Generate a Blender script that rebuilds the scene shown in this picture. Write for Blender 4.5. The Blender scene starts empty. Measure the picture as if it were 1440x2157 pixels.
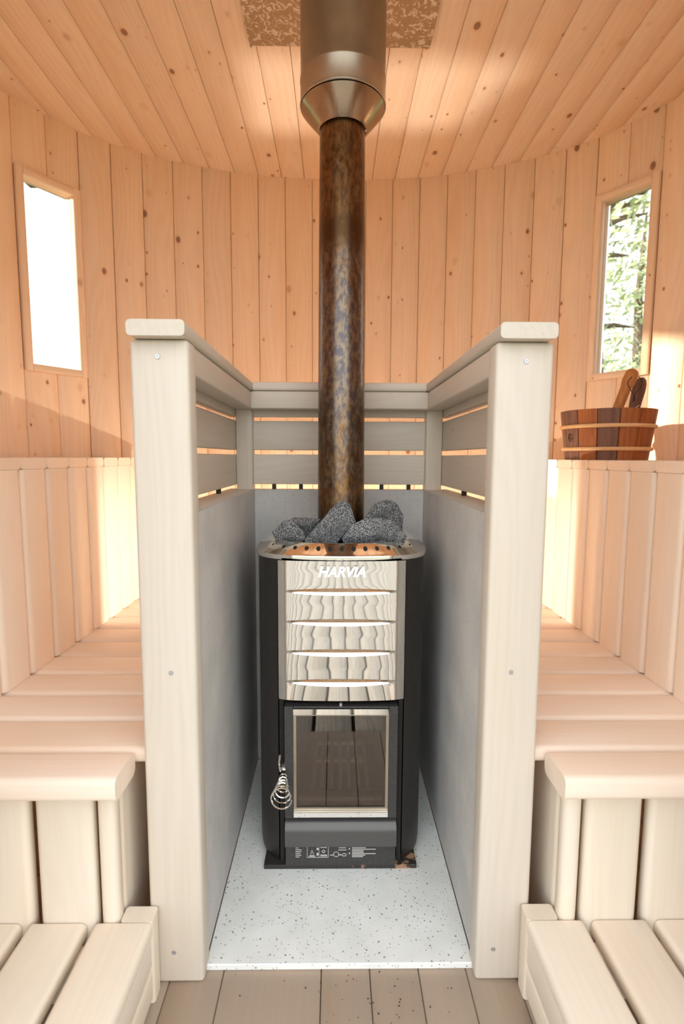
import bpy, bmesh, math, random
from math import sin, cos, pi, sqrt, atan2, radians
from mathutils import Vector, Matrix, noise
random.seed(7)
scene = bpy.context.scene
COL = scene.collection

# ------------------------------------------------------------------ camera
PITCH, YAW, ROLL, FPX = .1046, .0129, -.0048, 1100.77
F = Vector((sin(YAW)*cos(PITCH), cos(YAW)*cos(PITCH), -sin(PITCH)))
RT = Vector((cos(YAW), -sin(YAW), 0))
DN = F.cross(RT)
RT, DN = cos(ROLL)*RT + sin(ROLL)*DN, -sin(ROLL)*RT + cos(ROLL)*DN
cam = bpy.data.cameras.new('camera')
cam.sensor_fit = 'VERTICAL'; cam.sensor_height = 36; cam.sensor_width = 24
cam.lens = FPX/2157*36
cam.dof.use_dof = True; cam.dof.focus_distance = 1.2; cam.dof.aperture_fstop = 4.0
cam.clip_start = .02; cam.clip_end = 200
camo = bpy.data.objects.new('camera', cam); COL.objects.link(camo)
m = Matrix.Identity(4)
for i in range(3):
    m[i][0] = RT[i]; m[i][1] = -DN[i]; m[i][2] = -F[i]
m[0][3], m[1][3], m[2][3] = -.0109, 0, .91
camo.matrix_world = m
scene.camera = camo

# ------------------------------------------------------------------ view, world, sun
vs = scene.view_settings
vs.view_transform = 'Standard'; vs.look = 'None'; vs.gamma = 1; vs.use_curve_mapping = False
vs.exposure = 0.4
SKY = 2.1
w = bpy.data.worlds.new('sky'); scene.world = w; w.use_nodes = True
bg = w.node_tree.nodes['Background']
bg.inputs[0].default_value = (.93, .97, 1, 1); bg.inputs[1].default_value = SKY
sun = bpy.data.lights.new('sun', 'SUN'); sun.energy = 7.5; sun.angle = radians(1.6); sun.color = (1, .9, .76)
suno = bpy.data.objects.new('sun', sun); COL.objects.link(suno)
suno.rotation_euler = Vector((1, -.075, -.25)).to_track_quat('-Z', 'Y').to_euler()
scene.cycles.max_bounces = 14; scene.cycles.diffuse_bounces = 8; scene.cycles.glossy_bounces = 6
scene.cycles.transparent_max_bounces = 12
scene.cycles.sample_clamp_indirect = 6

def portal(loc, direction, sx, sy):
    l = bpy.data.lights.new('daylight_portal', 'AREA'); l.shape = 'RECTANGLE'; l.size = sx; l.size_y = sy
    o = bpy.data.objects.new('daylight_portal', l); COL.objects.link(o)
    o.location = loc; o.rotation_euler = Vector(direction).to_track_quat('-Z', 'Z').to_euler()
    l.cycles.is_portal = True
    return o
DOOR_W, DOOR_H, DOOR_Y = .56, 1.99, .45
portal((0, DOOR_Y-.06, DOOR_H/2), (0, 1, 0), DOOR_W*2, DOOR_H)
WIN_N = Vector((.190, .127, 0)).normalized()          # outward normal of the right window
for s in (-1, 1):
    portal((s*(.957+.1*WIN_N.x), 1.83+.1*WIN_N.y, 1.5), (-s*WIN_N.x, -WIN_N.y, 0), .2, .62)

# unseen spot added to throw the bright ceiling patch (its housing is built below)
spot = bpy.data.lights.new('added_uplight', 'SPOT'); spot.energy = 28; spot.color = (1, .93, .82)
spot.spot_size = radians(56); spot.spot_blend = .02; spot.shadow_soft_size = .003
so = bpy.data.objects.new('added_uplight', spot); COL.objects.link(so)
UPL = Vector((.08, 1.64, .66)); so.location = UPL; so.rotation_euler = (pi, 0, 0)

# ------------------------------------------------------------------ materials
def nt(name):
    mt = bpy.data.materials.new(name); mt.use_nodes = True
    t = mt.node_tree; b = t.nodes['Principled BSDF']
    return mt, t, b
def nd(t, kind, **kw):
    n = t.nodes.new(kind)
    for k, v in kw.items():
        if k.startswith('i'):
            n.inputs[int(k[1:])].default_value = v
        else: setattr(n, k, v)
    return n
def math_(t, op, a, b=None, clamp=False):
    n = t.nodes.new('ShaderNodeMath'); n.operation = op; n.use_clamp = clamp
    for i, v in enumerate((a, b)):
        if v is None: continue
        if isinstance(v, (int, float)): n.inputs[i].default_value = v
        else: t.links.new(v, n.inputs[i])
    return n.outputs[0]
def mix(t, f, a, b, mode='MIX'):
    n = t.nodes.new('ShaderNodeMix'); n.data_type = 'RGBA'; n.blend_type = mode
    for i, v in ((0, f), (6, a), (7, b)):
        if isinstance(v, (int, float)): n.inputs[i].default_value = v
        elif isinstance(v, tuple): n.inputs[i].default_value = (*v, 1)
        else: t.links.new(v, n.inputs[i])
    return n.outputs[2]
def ramp(t, x, lo_, hi):
    n = t.nodes.new('ShaderNodeMapRange'); n.interpolation_type = 'SMOOTHSTEP'
    t.links.new(x, n.inputs[0]); n.inputs[1].default_value = lo_; n.inputs[2].default_value = hi
    return n.outputs[0]
def bump(t, b, h, strength, dist=.001):
    n = t.nodes.new('ShaderNodeBump'); n.inputs['Strength'].default_value = strength; n.inputs['Distance'].default_value = dist
    t.links.new(h, n.inputs['Height']); t.links.new(n.outputs[0], b.inputs['Normal'])

_wood = {}
def wood(kind, axis, wax=None):
    """kind: tones; axis: the board's long axis; wax: its width axis (object space)"""
    key = (kind, axis, wax)
    if key in _wood: return _wood[key]
    TON = {'spruce': ((.90, .69, .50), (.85, .62, .42), .9, .55), 'ceiling': ((.88, .70, .53), (.83, .625, .45), .95, .55), 'aspen': ((.80, .715, .60), (.76, .66, .535), .05, .5),  # ceiling tone: same spruce, paler to stand in for light off the deck
           'bench': ((.90, .77, .65), (.87, .72, .585), .05, .5),
           'guard': ((.68, .61, .525), (.625, .555, .46), .05, .5), 'floor': ((.40, .315, .24), (.37, .285, .215), 0, .42),
           'deck': ((.36, .34, .30), (.25, .23, .20), .2, .8), 'cedar': ((.43, .15, .05), (.27, .085, .03), 0, .45),
           'walnut': ((.22, .11, .07), (.13, .06, .04), 0, .5), 'hoop': ((.80, .52, .28), (.72, .43, .2), 0, .5),
           'handle': ((.60, .26, .08), (.48, .18, .05), 0, .45)}
    c1, c2, kn, rough = TON[kind]
    mt, t, b = nt('%s_wood_%s' % (kind, axis))
    L = t.links
    tc = nd(t, 'ShaderNodeTexCoord'); oi = nd(t, 'ShaderNodeObjectInfo'); sp = nd(t, 'ShaderNodeSeparateXYZ')
    L.new(tc.outputs['Object'], sp.inputs[0])
    ax = 'xyz'.index(axis); wi = 'xyz'.index(wax) if wax else (0 if ax != 0 else 2)
    ti = 3-ax-wi
    r = math_(t, 'MULTIPLY', oi.outputs['Random'], 53.0)
    a = math_(t, 'ADD', sp.outputs[wi], r); l = math_(t, 'ADD', sp.outputs[ax], math_(t, 'MULTIPLY', r, 1.7)); c = sp.outputs[ti]
    def vec(ka, kb, kl):
        v = nd(t, 'ShaderNodeCombineXYZ')
        L.new(math_(t, 'MULTIPLY', a, ka), v.inputs[0]); L.new(math_(t, 'MULTIPLY', c, kb), v.inputs[1]); L.new(math_(t, 'MULTIPLY', l, kl), v.inputs[2])
        return v.outputs[0]
    # slow warp, then ring bands across the width, then fine fibre
    n1 = nd(t, 'ShaderNodeTexNoise'); n1.inputs['Scale'].default_value = 1; n1.inputs['Detail'].default_value = 1
    L.new(vec(9, 9, 1.3), n1.inputs['Vector'])
    band = math_(t, 'SINE', math_(t, 'ADD', math_(t, 'MULTIPLY', a, 260.0), math_(t, 'MULTIPLY', n1.outputs[0], 60.0)))
    band = math_(t, 'ADD', math_(t, 'MULTIPLY', band, .5), .5)
    n2 = nd(t, 'ShaderNodeTexNoise'); n2.inputs['Scale'].default_value = 1; n2.inputs['Detail'].default_value = 4
    L.new(vec(160, 160, 5), n2.inputs['Vector'])
    g = math_(t, 'ADD', math_(t, 'MULTIPLY', band, {'floor': .05, 'aspen': .16, 'bench': .16, 'guard': .2}.get(kind, .32)), math_(t, 'MULTIPLY', n2.outputs[0], .8))
    col = mix(t, ramp(t, g, .25, 1.0), c1, c2)
    n3 = nd(t, 'ShaderNodeTexNoise'); n3.inputs['Scale'].default_value = 1; n3.inputs['Detail'].default_value = 2
    L.new(vec(6, 6, 1.0), n3.inputs['Vector'])
    tint = tuple(x*y for x, y in zip(c2, (1.0, .93, .86)))
    col = mix(t, math_(t, 'MULTIPLY', ramp(t, n3.outputs[0], .45, .75), .45), col, tint)
    if kn:
        layers = ((8.5, 5.5, .085, 0), (15.0, 10.0, .075, 3.7)) if kn > .5 else ((8.5, 5.5, .05, 0),)
        for ka, kl, rmax, off in layers:
            v = nd(t, 'ShaderNodeTexVoronoi'); v.voronoi_dimensions = '2D'; v.inputs['Scale'].default_value = 1
            vv = nd(t, 'ShaderNodeCombineXYZ')
            wob = math_(t, 'ADD', math_(t, 'MULTIPLY', n2.outputs[0], .03), off)
            L.new(math_(t, 'ADD', math_(t, 'MULTIPLY', a, ka), wob), vv.inputs[0]); L.new(math_(t, 'MULTIPLY', l, kl), vv.inputs[1])
            L.new(vv.outputs[0], v.inputs['Vector'])
            cs = nd(t, 'ShaderNodeSeparateColor'); L.new(v.outputs['Color'], cs.inputs[0])
            thr = 1-kn*(.75 if off == 0 else .42)
            rad = math_(t, 'MULTIPLY', math_(t, 'SUBTRACT', cs.outputs[0], thr), rmax/(1-thr))
            rad = math_(t, 'MAXIMUM', rad, 0.0)
            q = math_(t, 'SUBTRACT', rad, v.outputs['Distance'])
            core = ramp(t, q, -.004, .03); halo = ramp(t, q, -.07, .02)
            on = math_(t, 'GREATER_THAN', rad, .008)
            deep = ramp(t, cs.outputs[1], .15, .6)       # some knots are pale, some dark
            col = mix(t, math_(t, 'MULTIPLY', math_(t, 'MULTIPLY', halo, on), .35), col, (.70, .42, .22))
            col = mix(t, math_(t, 'MULTIPLY', math_(t, 'MULTIPLY', math_(t, 'MULTIPLY', core, on), deep), .85), col, (.25, .105, .04))
    val = nd(t, 'ShaderNodeHueSaturation'); L.new(col, val.inputs['Color'])
    L.new(math_(t, 'ADD', math_(t, 'MULTIPLY', oi.outputs['Random'], .09), .95), val.inputs['Value'])
    L.new(math_(t, 'ADD', math_(t, 'MULTIPLY', n3.outputs[0], .2), .9), val.inputs['Saturation'])
    L.new(val.outputs[0], b.inputs['Base Color'])
    b.inputs['Roughness'].default_value = rough
    b.inputs['Specular IOR Level'].default_value = .35
    bump(t, b, g, .25, .0006)
    _wood[key] = mt
    return mt

def plain(name, col, rough=.5, metal=0, noise_=None, spec=.5):
    mt, t, b = nt(name)
    b.inputs['Base Color'].default_value = (*col, 1); b.inputs['Roughness'].default_value = rough
    b.inputs['Metallic'].default_value = metal; b.inputs['Specular IOR Level'].default_value = spec
    if noise_:
        sc_, amt, bs = noise_
        tc = nd(t, 'ShaderNodeTexCoord'); n = nd(t, 'ShaderNodeTexNoise'); n.inputs['Scale'].default_value = sc_; n.inputs['Detail'].default_value = 5
        t.links.new(tc.outputs['Object'], n.inputs['Vector'])
        c2 = tuple(x*(1-amt) for x in col)
        t.links.new(mix(t, ramp(t, n.outputs[0], .35, .65), col, c2), b.inputs['Base Color'])
        bump(t, b, n.outputs[0], bs, .001)
    return mt
def cement_mat():
    mt, t, b = nt('grey_cement_board'); L = t.links
    tc = nd(t, 'ShaderNodeTexCoord')
    n = nd(t, 'ShaderNodeTexNoise'); n.inputs['Scale'].default_value = 9; n.inputs['Detail'].default_value = 6; L.new(tc.outputs['Object'], n.inputs['Vector'])
    m2 = nd(t, 'ShaderNodeMapping'); m2.inputs['Scale'].default_value = (160, 160, 14); L.new(tc.outputs['Object'], m2.inputs[0])
    n2 = nd(t, 'ShaderNodeTexNoise'); n2.inputs['Scale'].default_value = 1; n2.inputs['Detail'].default_value = 3; L.new(m2.outputs[0], n2.inputs['Vector'])
    col = mix(t, ramp(t, n.outputs[0], .3, .7), (.54, .53, .51), (.63, .61, .58))
    col = mix(t, math_(t, 'MULTIPLY', ramp(t, n2.outputs[0], .5, .8), .35), col, (.40, .39, .38))
    v = nd(t, 'ShaderNodeTexVoronoi'); v.inputs['Scale'].default_value = 90; L.new(tc.outputs['Object'], v.inputs['Vector'])
    col = mix(t, math_(t, 'MULTIPLY', math_(t, 'LESS_THAN', v.outputs['Distance'], .12), .6), col, (.12, .11, .10))
    L.new(col, b.inputs['Base Color']); b.inputs['Roughness'].default_value = .75
    bump(t, b, n2.outputs[0], .25)
    return mt
def terrazzo_mat():
    mt, t, b = nt('speckled_hearth_plate'); L = t.links
    tc = nd(t, 'ShaderNodeTexCoord')
    n = nd(t, 'ShaderNodeTexNoise'); n.inputs['Scale'].default_value = 14; n.inputs['Detail'].default_value = 8; L.new(tc.outputs['Object'], n.inputs['Vector'])
    col = mix(t, ramp(t, n.outputs[0], .3, .7), (.86, .875, .85), (.78, .80, .77))
    for s_, r_, c_ in ((170, .16, (.33, .31, .28)), (95, .13, (.10, .08, .06)), (260, .20, (.75, .76, .73))):
        v = nd(t, 'ShaderNodeTexVoronoi'); v.inputs['Scale'].default_value = s_; L.new(tc.outputs['Object'], v.inputs['Vector'])
        cs = nd(t, 'ShaderNodeSeparateColor'); L.new(v.outputs['Color'], cs.inputs[0])
        f = math_(t, 'MULTIPLY', math_(t, 'LESS_THAN', v.outputs['Distance'], r_*1.3), math_(t, 'GREATER_THAN', cs.outputs[0], .55))
        col = mix(t, math_(t, 'MULTIPLY', f, .8), col, c_)
    L.new(col, b.inputs['Base Color']); b.inputs['Roughness'].default_value = .55
    return mt
def stone_mat():
    mt, t, b = nt('dark_granite'); L = t.links
    tc = nd(t, 'ShaderNodeTexCoord')
    n = nd(t, 'ShaderNodeTexNoise'); n.inputs['Scale'].default_value = 420; n.inputs['Detail'].default_value = 3; L.new(tc.outputs['Object'], n.inputs['Vector'])
    n2 = nd(t, 'ShaderNodeTexNoise'); n2.inputs['Scale'].default_value = 22; n2.inputs['Detail'].default_value = 4; L.new(tc.outputs['Object'], n2.inputs['Vector'])
    col = mix(t, ramp(t, n.outputs[0], .42, .62), (.035, .037, .04), (.33, .33, .33))
    col = mix(t, ramp(t, n2.outputs[0], .45, .8), col, (.09, .09, .09))
    L.new(col, b.inputs['Base Color']); b.inputs['Roughness'].default_value = .7
    bump(t, b, n.outputs[0], .5, .0015)
    return mt
def pipe_mat():
    mt, t, b = nt('heat_stained_steel'); L = t.links
    tc = nd(t, 'ShaderNodeTexCoord'); sp = nd(t, 'ShaderNodeSeparateXYZ'); L.new(tc.outputs['Object'], sp.inputs[0])
    mp = nd(t, 'ShaderNodeMapping'); mp.inputs['Scale'].default_value = (9, 9, 4); L.new(tc.outputs['Object'], mp.inputs[0])
    n = nd(t, 'ShaderNodeTexNoise'); n.inputs['Scale'].default_value = 5; n.inputs['Detail'].default_value = 9; n.inputs['Roughness'].default_value = .7; L.new(mp.outputs[0], n.inputs['Vector'])
    n2 = nd(t, 'ShaderNodeTexNoise'); n2.inputs['Scale'].default_value = 12; n2.inputs['Detail'].default_value = 8; n2.inputs['Roughness'].default_value = .65; L.new(mp.outputs[0], n2.inputs['Vector'])
    brown = mix(t, ramp(t, n2.outputs[0], .35, .7), (.10, .052, .02), (.24, .125, .05))
    steel = mix(t, ramp(t, n2.outputs[0], .4, .6), (.10, .09, .095), (.23, .175, .125))
    # bluish bare steel in the middle stretch of the pipe, brown tint above and below (a heat stain with its own place)
    zc = math_(t, 'ABSOLUTE', math_(t, 'SUBTRACT', sp.outputs[2], 1.15))
    k = math_(t, 'ADD', n.outputs[0], math_(t, 'MULTIPLY', zc, -.75))
    col = mix(t, ramp(t, k, .15, .5), brown, steel)
    dark = ramp(t, math_(t, 'ADD', math_(t, 'MULTIPLY', math_(t, 'ABSOLUTE', math_(t, 'SUBTRACT', sp.outputs[2], 1.44)), -6.0), math_(t, 'MULTIPLY', n.outputs[0], .8)), 0, .35)
    col = mix(t, dark, col, (.10, .055, .025))
    L.new(col, b.inputs['Base Color']); b.inputs['Metallic'].default_value = .9
    L.new(math_(t, 'ADD', math_(t, 'MULTIPLY', n2.outputs[0], .25), .2), b.inputs['Roughness'])
    return mt
def spangle_mat():
    mt, t, b = nt('galvanised_spangle_steel'); L = t.links
    tc = nd(t, 'ShaderNodeTexCoord')
    n = nd(t, 'ShaderNodeTexNoise'); n.inputs['Scale'].default_value = 60; n.inputs['Detail'].default_value = 3; n.inputs['Distortion'].default_value = 1.5; L.new(tc.outputs['Object'], n.inputs['Vector'])
    col = mix(t, ramp(t, n.outputs[0], .50, .62), (.40, .31, .21), (.68, .66, .62))
    L.new(col, b.inputs['Base Color']); b.inputs['Metallic'].default_value = .85; b.inputs['Roughness'].default_value = .42
    bump(t, b, n.outputs[0], .6, .002)
    return mt
def chrome_mat(name, wav):
    mt, t, b = nt(name); L = t.links
    b.inputs['Base Color'].default_value = ((.74, .715, .68, 1) if wav > .0015 else (.88, .86, .82, 1)); b.inputs['Metallic'].default_value = 1; b.inputs['Roughness'].default_value = .045
    if wav:
        tc = nd(t, 'ShaderNodeTexCoord'); mp = nd(t, 'ShaderNodeMapping'); mp.inputs['Scale'].default_value = (9, 9, 5); L.new(tc.outputs['Object'], mp.inputs[0])
        n = nd(t, 'ShaderNodeTexNoise'); n.inputs['Scale'].default_value = 1; n.inputs['Detail'].default_value = 0; L.new(mp.outputs[0], n.inputs['Vector'])
        bump(t, b, n.outputs[0], 1.0, wav)
    return mt
def thin_glass(name, tint, refl=1.0, base=.04):
    mt = bpy.data.materials.new(name); mt.use_nodes = True; t = mt.node_tree; t.nodes.clear(); L = t.links
    tr = nd(t, 'ShaderNodeBsdfTransparent'); tr.inputs[0].default_value = (*tint, 1)
    gl = nd(t, 'ShaderNodeBsdfGlossy'); gl.inputs['Roughness'].default_value = .01
    lw = nd(t, 'ShaderNodeFresnel'); lw.inputs[0].default_value = 1.5
    mx = nd(t, 'ShaderNodeMixShader'); ou = nd(t, 'ShaderNodeOutputMaterial')
    L.new(math_(t, 'ADD', math_(t, 'MULTIPLY', lw.outputs[0], refl), base-.04, True), mx.inputs[0])
    L.new(tr.outputs[0], mx.inputs[1]); L.new(gl.outputs[0], mx.inputs[2]); L.new(mx.outputs[0], ou.inputs[0])
    return mt
def rust_mat():
    mt, t, b = nt('worn_black_plinth'); L = t.links
    tc = nd(t, 'ShaderNodeTexCoord'); sp = nd(t, 'ShaderNodeSeparateXYZ'); L.new(tc.outputs['Object'], sp.inputs[0])
    n = nd(t, 'ShaderNodeTexNoise'); n.inputs['Scale'].default_value = 60; n.inputs['Detail'].default_value = 6; L.new(tc.outputs['Object'], n.inputs['Vector'])
    k = math_(t, 'ADD', n.outputs[0], math_(t, 'MULTIPLY', sp.outputs[0], 1.2))
    L.new(mix(t, ramp(t, k, .62, .74), (.028, .025, .022), (.36, .2, .11)), b.inputs['Base Color']); b.inputs['Roughness'].default_value = .6
    return mt
M = dict(
    cement=cement_mat(), hearth=terrazzo_mat(), stone=stone_mat(), pipe=pipe_mat(), spangle=spangle_mat(),
    plate=chrome_mat('polished_wavy_steel', .0017), chrome=chrome_mat('polished_steel', 0),
    collar=chrome_mat('polished_collar_steel', .0012),
    flue=plain('dull_steel', (.50, .43, .34), .36, .9, (8, .2, .05)),
    cone=plain('bright_cone_steel', (.46, .36, .26), .2, .95, (8, .25, .05)),
    black=plain('satin_black_enamel', (.021, .017, .0145), .42, 0, (90, .2, .05)),
    castblack=plain('cast_iron', (.045, .042, .04), .55, 0, (160, .3, .3)),
    drawer=plain('grey_black_steel', (.10, .095, .092), .3, .4),
    void=plain('void_black', (.012, .010, .009), .8), brick=plain('sooty_firebrick', (.06, .038, .025), .9, 0, (30, .5, .3)),
    grate=plain('cast_grate', (.55, .50, .45), .6, .1), screw=plain('zinc_screw', (.55, .55, .58), .35, .8),
    rubber=plain('black_plastic', (.02, .015, .012), .6), white=plain('white_enamel_lettering', (.9, .9, .88), .35),
    print=plain('printed_grey_marks', (.55, .53, .50), .6), cord=plain('dark_leather_cord', (.04, .02, .015), .7),
    burn=plain('burnt_brand', (.07, .03, .015), .8), grass=plain('meadow', (.22, .28, .12), .9, 0, (3, .5, .3)),
    bark=plain('bark', (.16, .12, .09), .9, 0, (20, .5, .6)),
    leaf=plain('leaf_green', (.40, .46, .24), .6), housing=plain('lamp_housing', (.6, .58, .55), .4, .5),
    backing=plain('tarred_board', (.10, .06, .035), .9),
    winglass=thin_glass('window_glass', (.97, .98, .97)), doorglass=thin_glass('dark_stove_glass', (.76, .70, .64), 1.8, .09),
)
lm, t_, b_ = nt('lamp_lens'); b_.inputs['Emission Color'].default_value = (1, .89, .76, 1); b_.inputs['Emission Strength'].default_value = 2000; M['lens'] = lm

# ------------------------------------------------------------------ helpers
def link(name, me, mat=None, parent=None, loc=(0, 0, 0), rz=0):
    o = bpy.data.objects.new(name, me); COL.objects.link(o)
    if mat is not None and me is not None: me.materials.append(mat)
    o.location = loc; o.rotation_euler = (0, 0, rz)
    if parent is not None: o.parent = parent
    return o
def finish(bm, name, smooth=False):
    me = bpy.data.meshes.new(name); bmesh.ops.recalc_face_normals(bm, faces=bm.faces); bm.to_mesh(me); bm.free()
    if smooth:
        for p in me.polygons: p.use_smooth = True
        try: me.set_sharp_from_angle(angle=radians(35))
        except Exception: pass
    return me
def tag(o, label=None, cat=None, group=None, kind=None):
    if label: o['label'] = label
    if cat: o['category'] = cat
    if group: o['group'] = group
    if kind: o['kind'] = kind
    return o
def empty(name, loc=(0, 0, 0), label=None, cat=None, group=None, kind=None):
    o = bpy.data.objects.new(name, None); COL.objects.link(o); o.location = loc; o.empty_display_size = .05
    return tag(o, label, cat, group, kind)
def box_bm(bm, x0, x1, y0, y1, z0, z1):
    vs_ = [bm.verts.new((x, y, z)) for z in (z0, z1) for y in (y0, y1) for x in (x0, x1)]
    for f in ((0, 1, 3, 2), (4, 6, 7, 5), (0, 4, 5, 1), (2, 3, 7, 6), (0, 2, 6, 4), (1, 5, 7, 3)):
        bm.faces.new([vs_[i] for i in f])
_prof = {}
def bar_mesh(sx, sy, sz, axis, r, seg=3, name='board'):
    """a board with rounded long edges, centred on its origin"""
    key = (round(sx, 4), round(sy, 4), round(sz, 4), axis, r, seg)
    if key in _prof: return _prof[key]
    d = [sx, sy, sz]; ax = 'xyz'.index(axis); u, v = [i for i in range(3) if i != ax]
    a, b = d[u]/2, d[v]/2; r = min(r, a*.9, b*.9)
    pts = []
    for cx, cy, a0 in ((a-r, b-r, 0), (-a+r, b-r, pi/2), (-a+r, -b+r, pi), (a-r, -b+r, 1.5*pi)):
        for i in range(seg+1):
            t = a0+pi/2*i/seg; pts.append((cx+r*cos(t), cy+r*sin(t)))
    bm = bmesh.new(); rings = []
    for s in (-1, 1):
        ring = []
        for p in pts:
            c = [0, 0, 0]; c[ax] = s*d[ax]/2; c[u], c[v] = p; ring.append(bm.verts.new(c))
        rings.append(ring); bm.faces.new(ring)
    n = len(pts)
    for i in range(n): bm.faces.new((rings[0][i], rings[0][(i+1) % n], rings[1][(i+1) % n], rings[1][i]))
    me = finish(bm, name)
    cap = [p for p in me.polygons if len(p.vertices) > 4]
    for p in me.polygons: p.use_smooth = len(p.vertices) == 4
    try: me.set_sharp_from_angle(angle=radians(50))
    except Exception: pass
    _prof[key] = me
    return me
def board(name, b, kind, axis, parent, r=.006, wax=None, seg=3):
    """b = (x0,x1,y0,y1,z0,z1) in world space"""
    x0, x1, y0, y1, z0, z1 = b
    if x0 > x1: x0, x1 = x1, x0
    me = bar_mesh(x1-x0, y1-y0, z1-z0, axis, r, seg, name)
    mat = wood(kind, axis, wax)
    if len(me.materials) == 0: me.materials.append(mat)
    elif me.materials[0] != mat:
        me = me.copy(); me.materials[0] = mat
    o = bpy.data.objects.new(name, me); COL.objects.link(o); o.parent = parent
    p = Vector(((x0+x1)/2, (y0+y1)/2, (z0+z1)/2))
    if parent is not None: p = p - parent.matrix_basis.translation
    o.location = p
    return o
def allbevel(name, b, kind, axis, parent, r=.008, wax=None, mat=None):
    x0, x1, y0, y1, z0, z1 = b
    if x0 > x1: x0, x1 = x1, x0
    bm = bmesh.new(); box_bm(bm, -(x1-x0)/2, (x1-x0)/2, -(y1-y0)/2, (y1-y0)/2, -(z1-z0)/2, (z1-z0)/2)
    bmesh.ops.bevel(bm, geom=bm.edges[:], offset=r, segments=3, profile=.5, affect='EDGES')
    me = finish(bm, name, True)
    me.materials.append(mat or wood(kind, axis, wax))
    o = bpy.data.objects.new(name, me); COL.objects.link(o); o.parent = parent
    p = Vector(((x0+x1)/2, (y0+y1)/2, (z0+z1)/2))
    if parent is not None: p = p - parent.matrix_basis.translation
    o.location = p
    return o
def tube(bm, pts, rads, n=8, cap=True, flat=1.0):
    pts = [Vector(p) for p in pts]
    if isinstance(rads, (int, float)): rads = [rads]*len(pts)
    prev = None; rings = []
    for i, p in enumerate(pts):
        tg = (pts[min(i+1, len(pts)-1)]-pts[max(i-1, 0)]).normalized()
        if prev is None:
            h = Vector((0, 0, 1)) if abs(tg.z) < .9 else Vector((1, 0, 0))
            u = tg.cross(h).normalized()
        else:
            u = (prev - tg*prev.dot(tg)).normalized()
        v = tg.cross(u); prev = u
        rings.append([bm.verts.new(p+rads[i]*(cos(2*pi*k/n)*u+flat*sin(2*pi*k/n)*v)) for k in range(n)])
    for a, b in zip(rings, rings[1:]):
        for k in range(n): bm.faces.new((a[k], a[(k+1) % n], b[(k+1) % n], b[k]))
    if cap: bm.faces.new(rings[0]); bm.faces.new(rings[-1])
def lathe(bm, prof, cx=0, cy=0, n=48, lean=0, closed=False):
    """prof: list of (r, z); lean: shift in y per unit z"""
    rings = []
    for r, z in prof:
        rings.append([bm.verts.new((cx+r*cos(2*pi*k/n), cy+lean*(z-prof[0][1])+r*sin(2*pi*k/n), z)) for k in range(n)])
    pairs = list(zip(rings, rings[1:]))
    if closed: pairs.append((rings[-1], rings[0]))
    for a, b in pairs:
        for k in range(n): bm.faces.new((a[k], a[(k+1) % n], b[(k+1) % n], b[k]))

# ------------------------------------------------------------------ the curved room
CEIL = 2.01
PLAN = [(0, 2.21), (.16, 2.206), (.31, 2.19), (.44, 2.158), (.565, 2.112), (.66, 2.075), (.75, 2.027), (.835, 1.97), (.91, 1.90), (1.037, 1.71),
        (1.085, 1.60), (1.115, 1.5), (1.145, 1.37), (1.16, 1.25), (1.18, .95), (1.17, .6), (1.16, .46), (DOOR_W, DOOR_Y)]
SEG = [0]
for p, q in zip(PLAN, PLAN[1:]): SEG.append(SEG[-1]+math.dist(p, q))
def at(s):
    for i in range(len(SEG)-1):
        if s <= SEG[i+1] or i == len(SEG)-2:
            k = (s-SEG[i])/(SEG[i+1]-SEG[i]); (a, b), (c, d) = PLAN[i], PLAN[i+1]
            return Vector((a+(c-a)*k, b+(d-b)*k, 0))
def wall_x(y):
    best = 0
    for (a, b), (c, d) in zip(PLAN, PLAN[1:]):
        if (b-y)*(d-y) <= 0 and b != d:
            best = max(best, a+(c-a)*(b-y)/(d-b)*-1 if False else a+(c-a)*(y-b)/(d-b))
    return best
iw = PLAN.index((.91, 1.90))
SW = SEG[iw] + math.dist(PLAN[iw], (.957, 1.83))
NW = round(SW/.1055); PITCHW = SW/NW
NTOT = int(SEG[-1]/PITCHW)
TH = .020
WZ0, WZ1 = 1.1885, 1.8125
def plank(parent, A, B, z0, z1):
    d = B-A; L = d.length-.0014; rz = atan2(d.y, d.x)
    me = bar_mesh(round(L, 3), TH, z1-z0, 'z', .0022, 1, 'plank')
    if len(me.materials) == 0: me.materials.append(wood('spruce', 'z', 'x'))
    n = Vector((d.y, -d.x, 0)).normalized(); c = (A+B)/2
    if n.dot(c-Vector((0, 1.2, 0))) < 0: n = -n
    o = bpy.data.objects.new('plank', me); COL.objects.link(o); o.parent = parent
    o.location = c + n*(TH/2+random.uniform(0, .0012)) + Vector((0, 0, (z0+z1)/2)); o.rotation_euler = (0, 0, rz)
def backing(bm, A, B, z0, z1):
    d = (B-A); n = Vector((d.y, -d.x, 0)).normalized()
    if n.dot((A+B)/2-Vector((0, 1.2, 0))) < 0: n = -n
    e = d.normalized()*.004
    q = [A-e+n*.021, B+e+n*.021, B+e+n*.05, A-e+n*.05]
    lo_ = [bm.verts.new((p.x, p.y, z0)) for p in q]; hi = [bm.verts.new((p.x, p.y, z1)) for p in q]
    bm.faces.new(lo_); bm.faces.new(hi)
    for i in range(4): bm.faces.new((lo_[i], lo_[(i+1) % 4], hi[(i+1) % 4], hi[i]))
walls = {}
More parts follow.
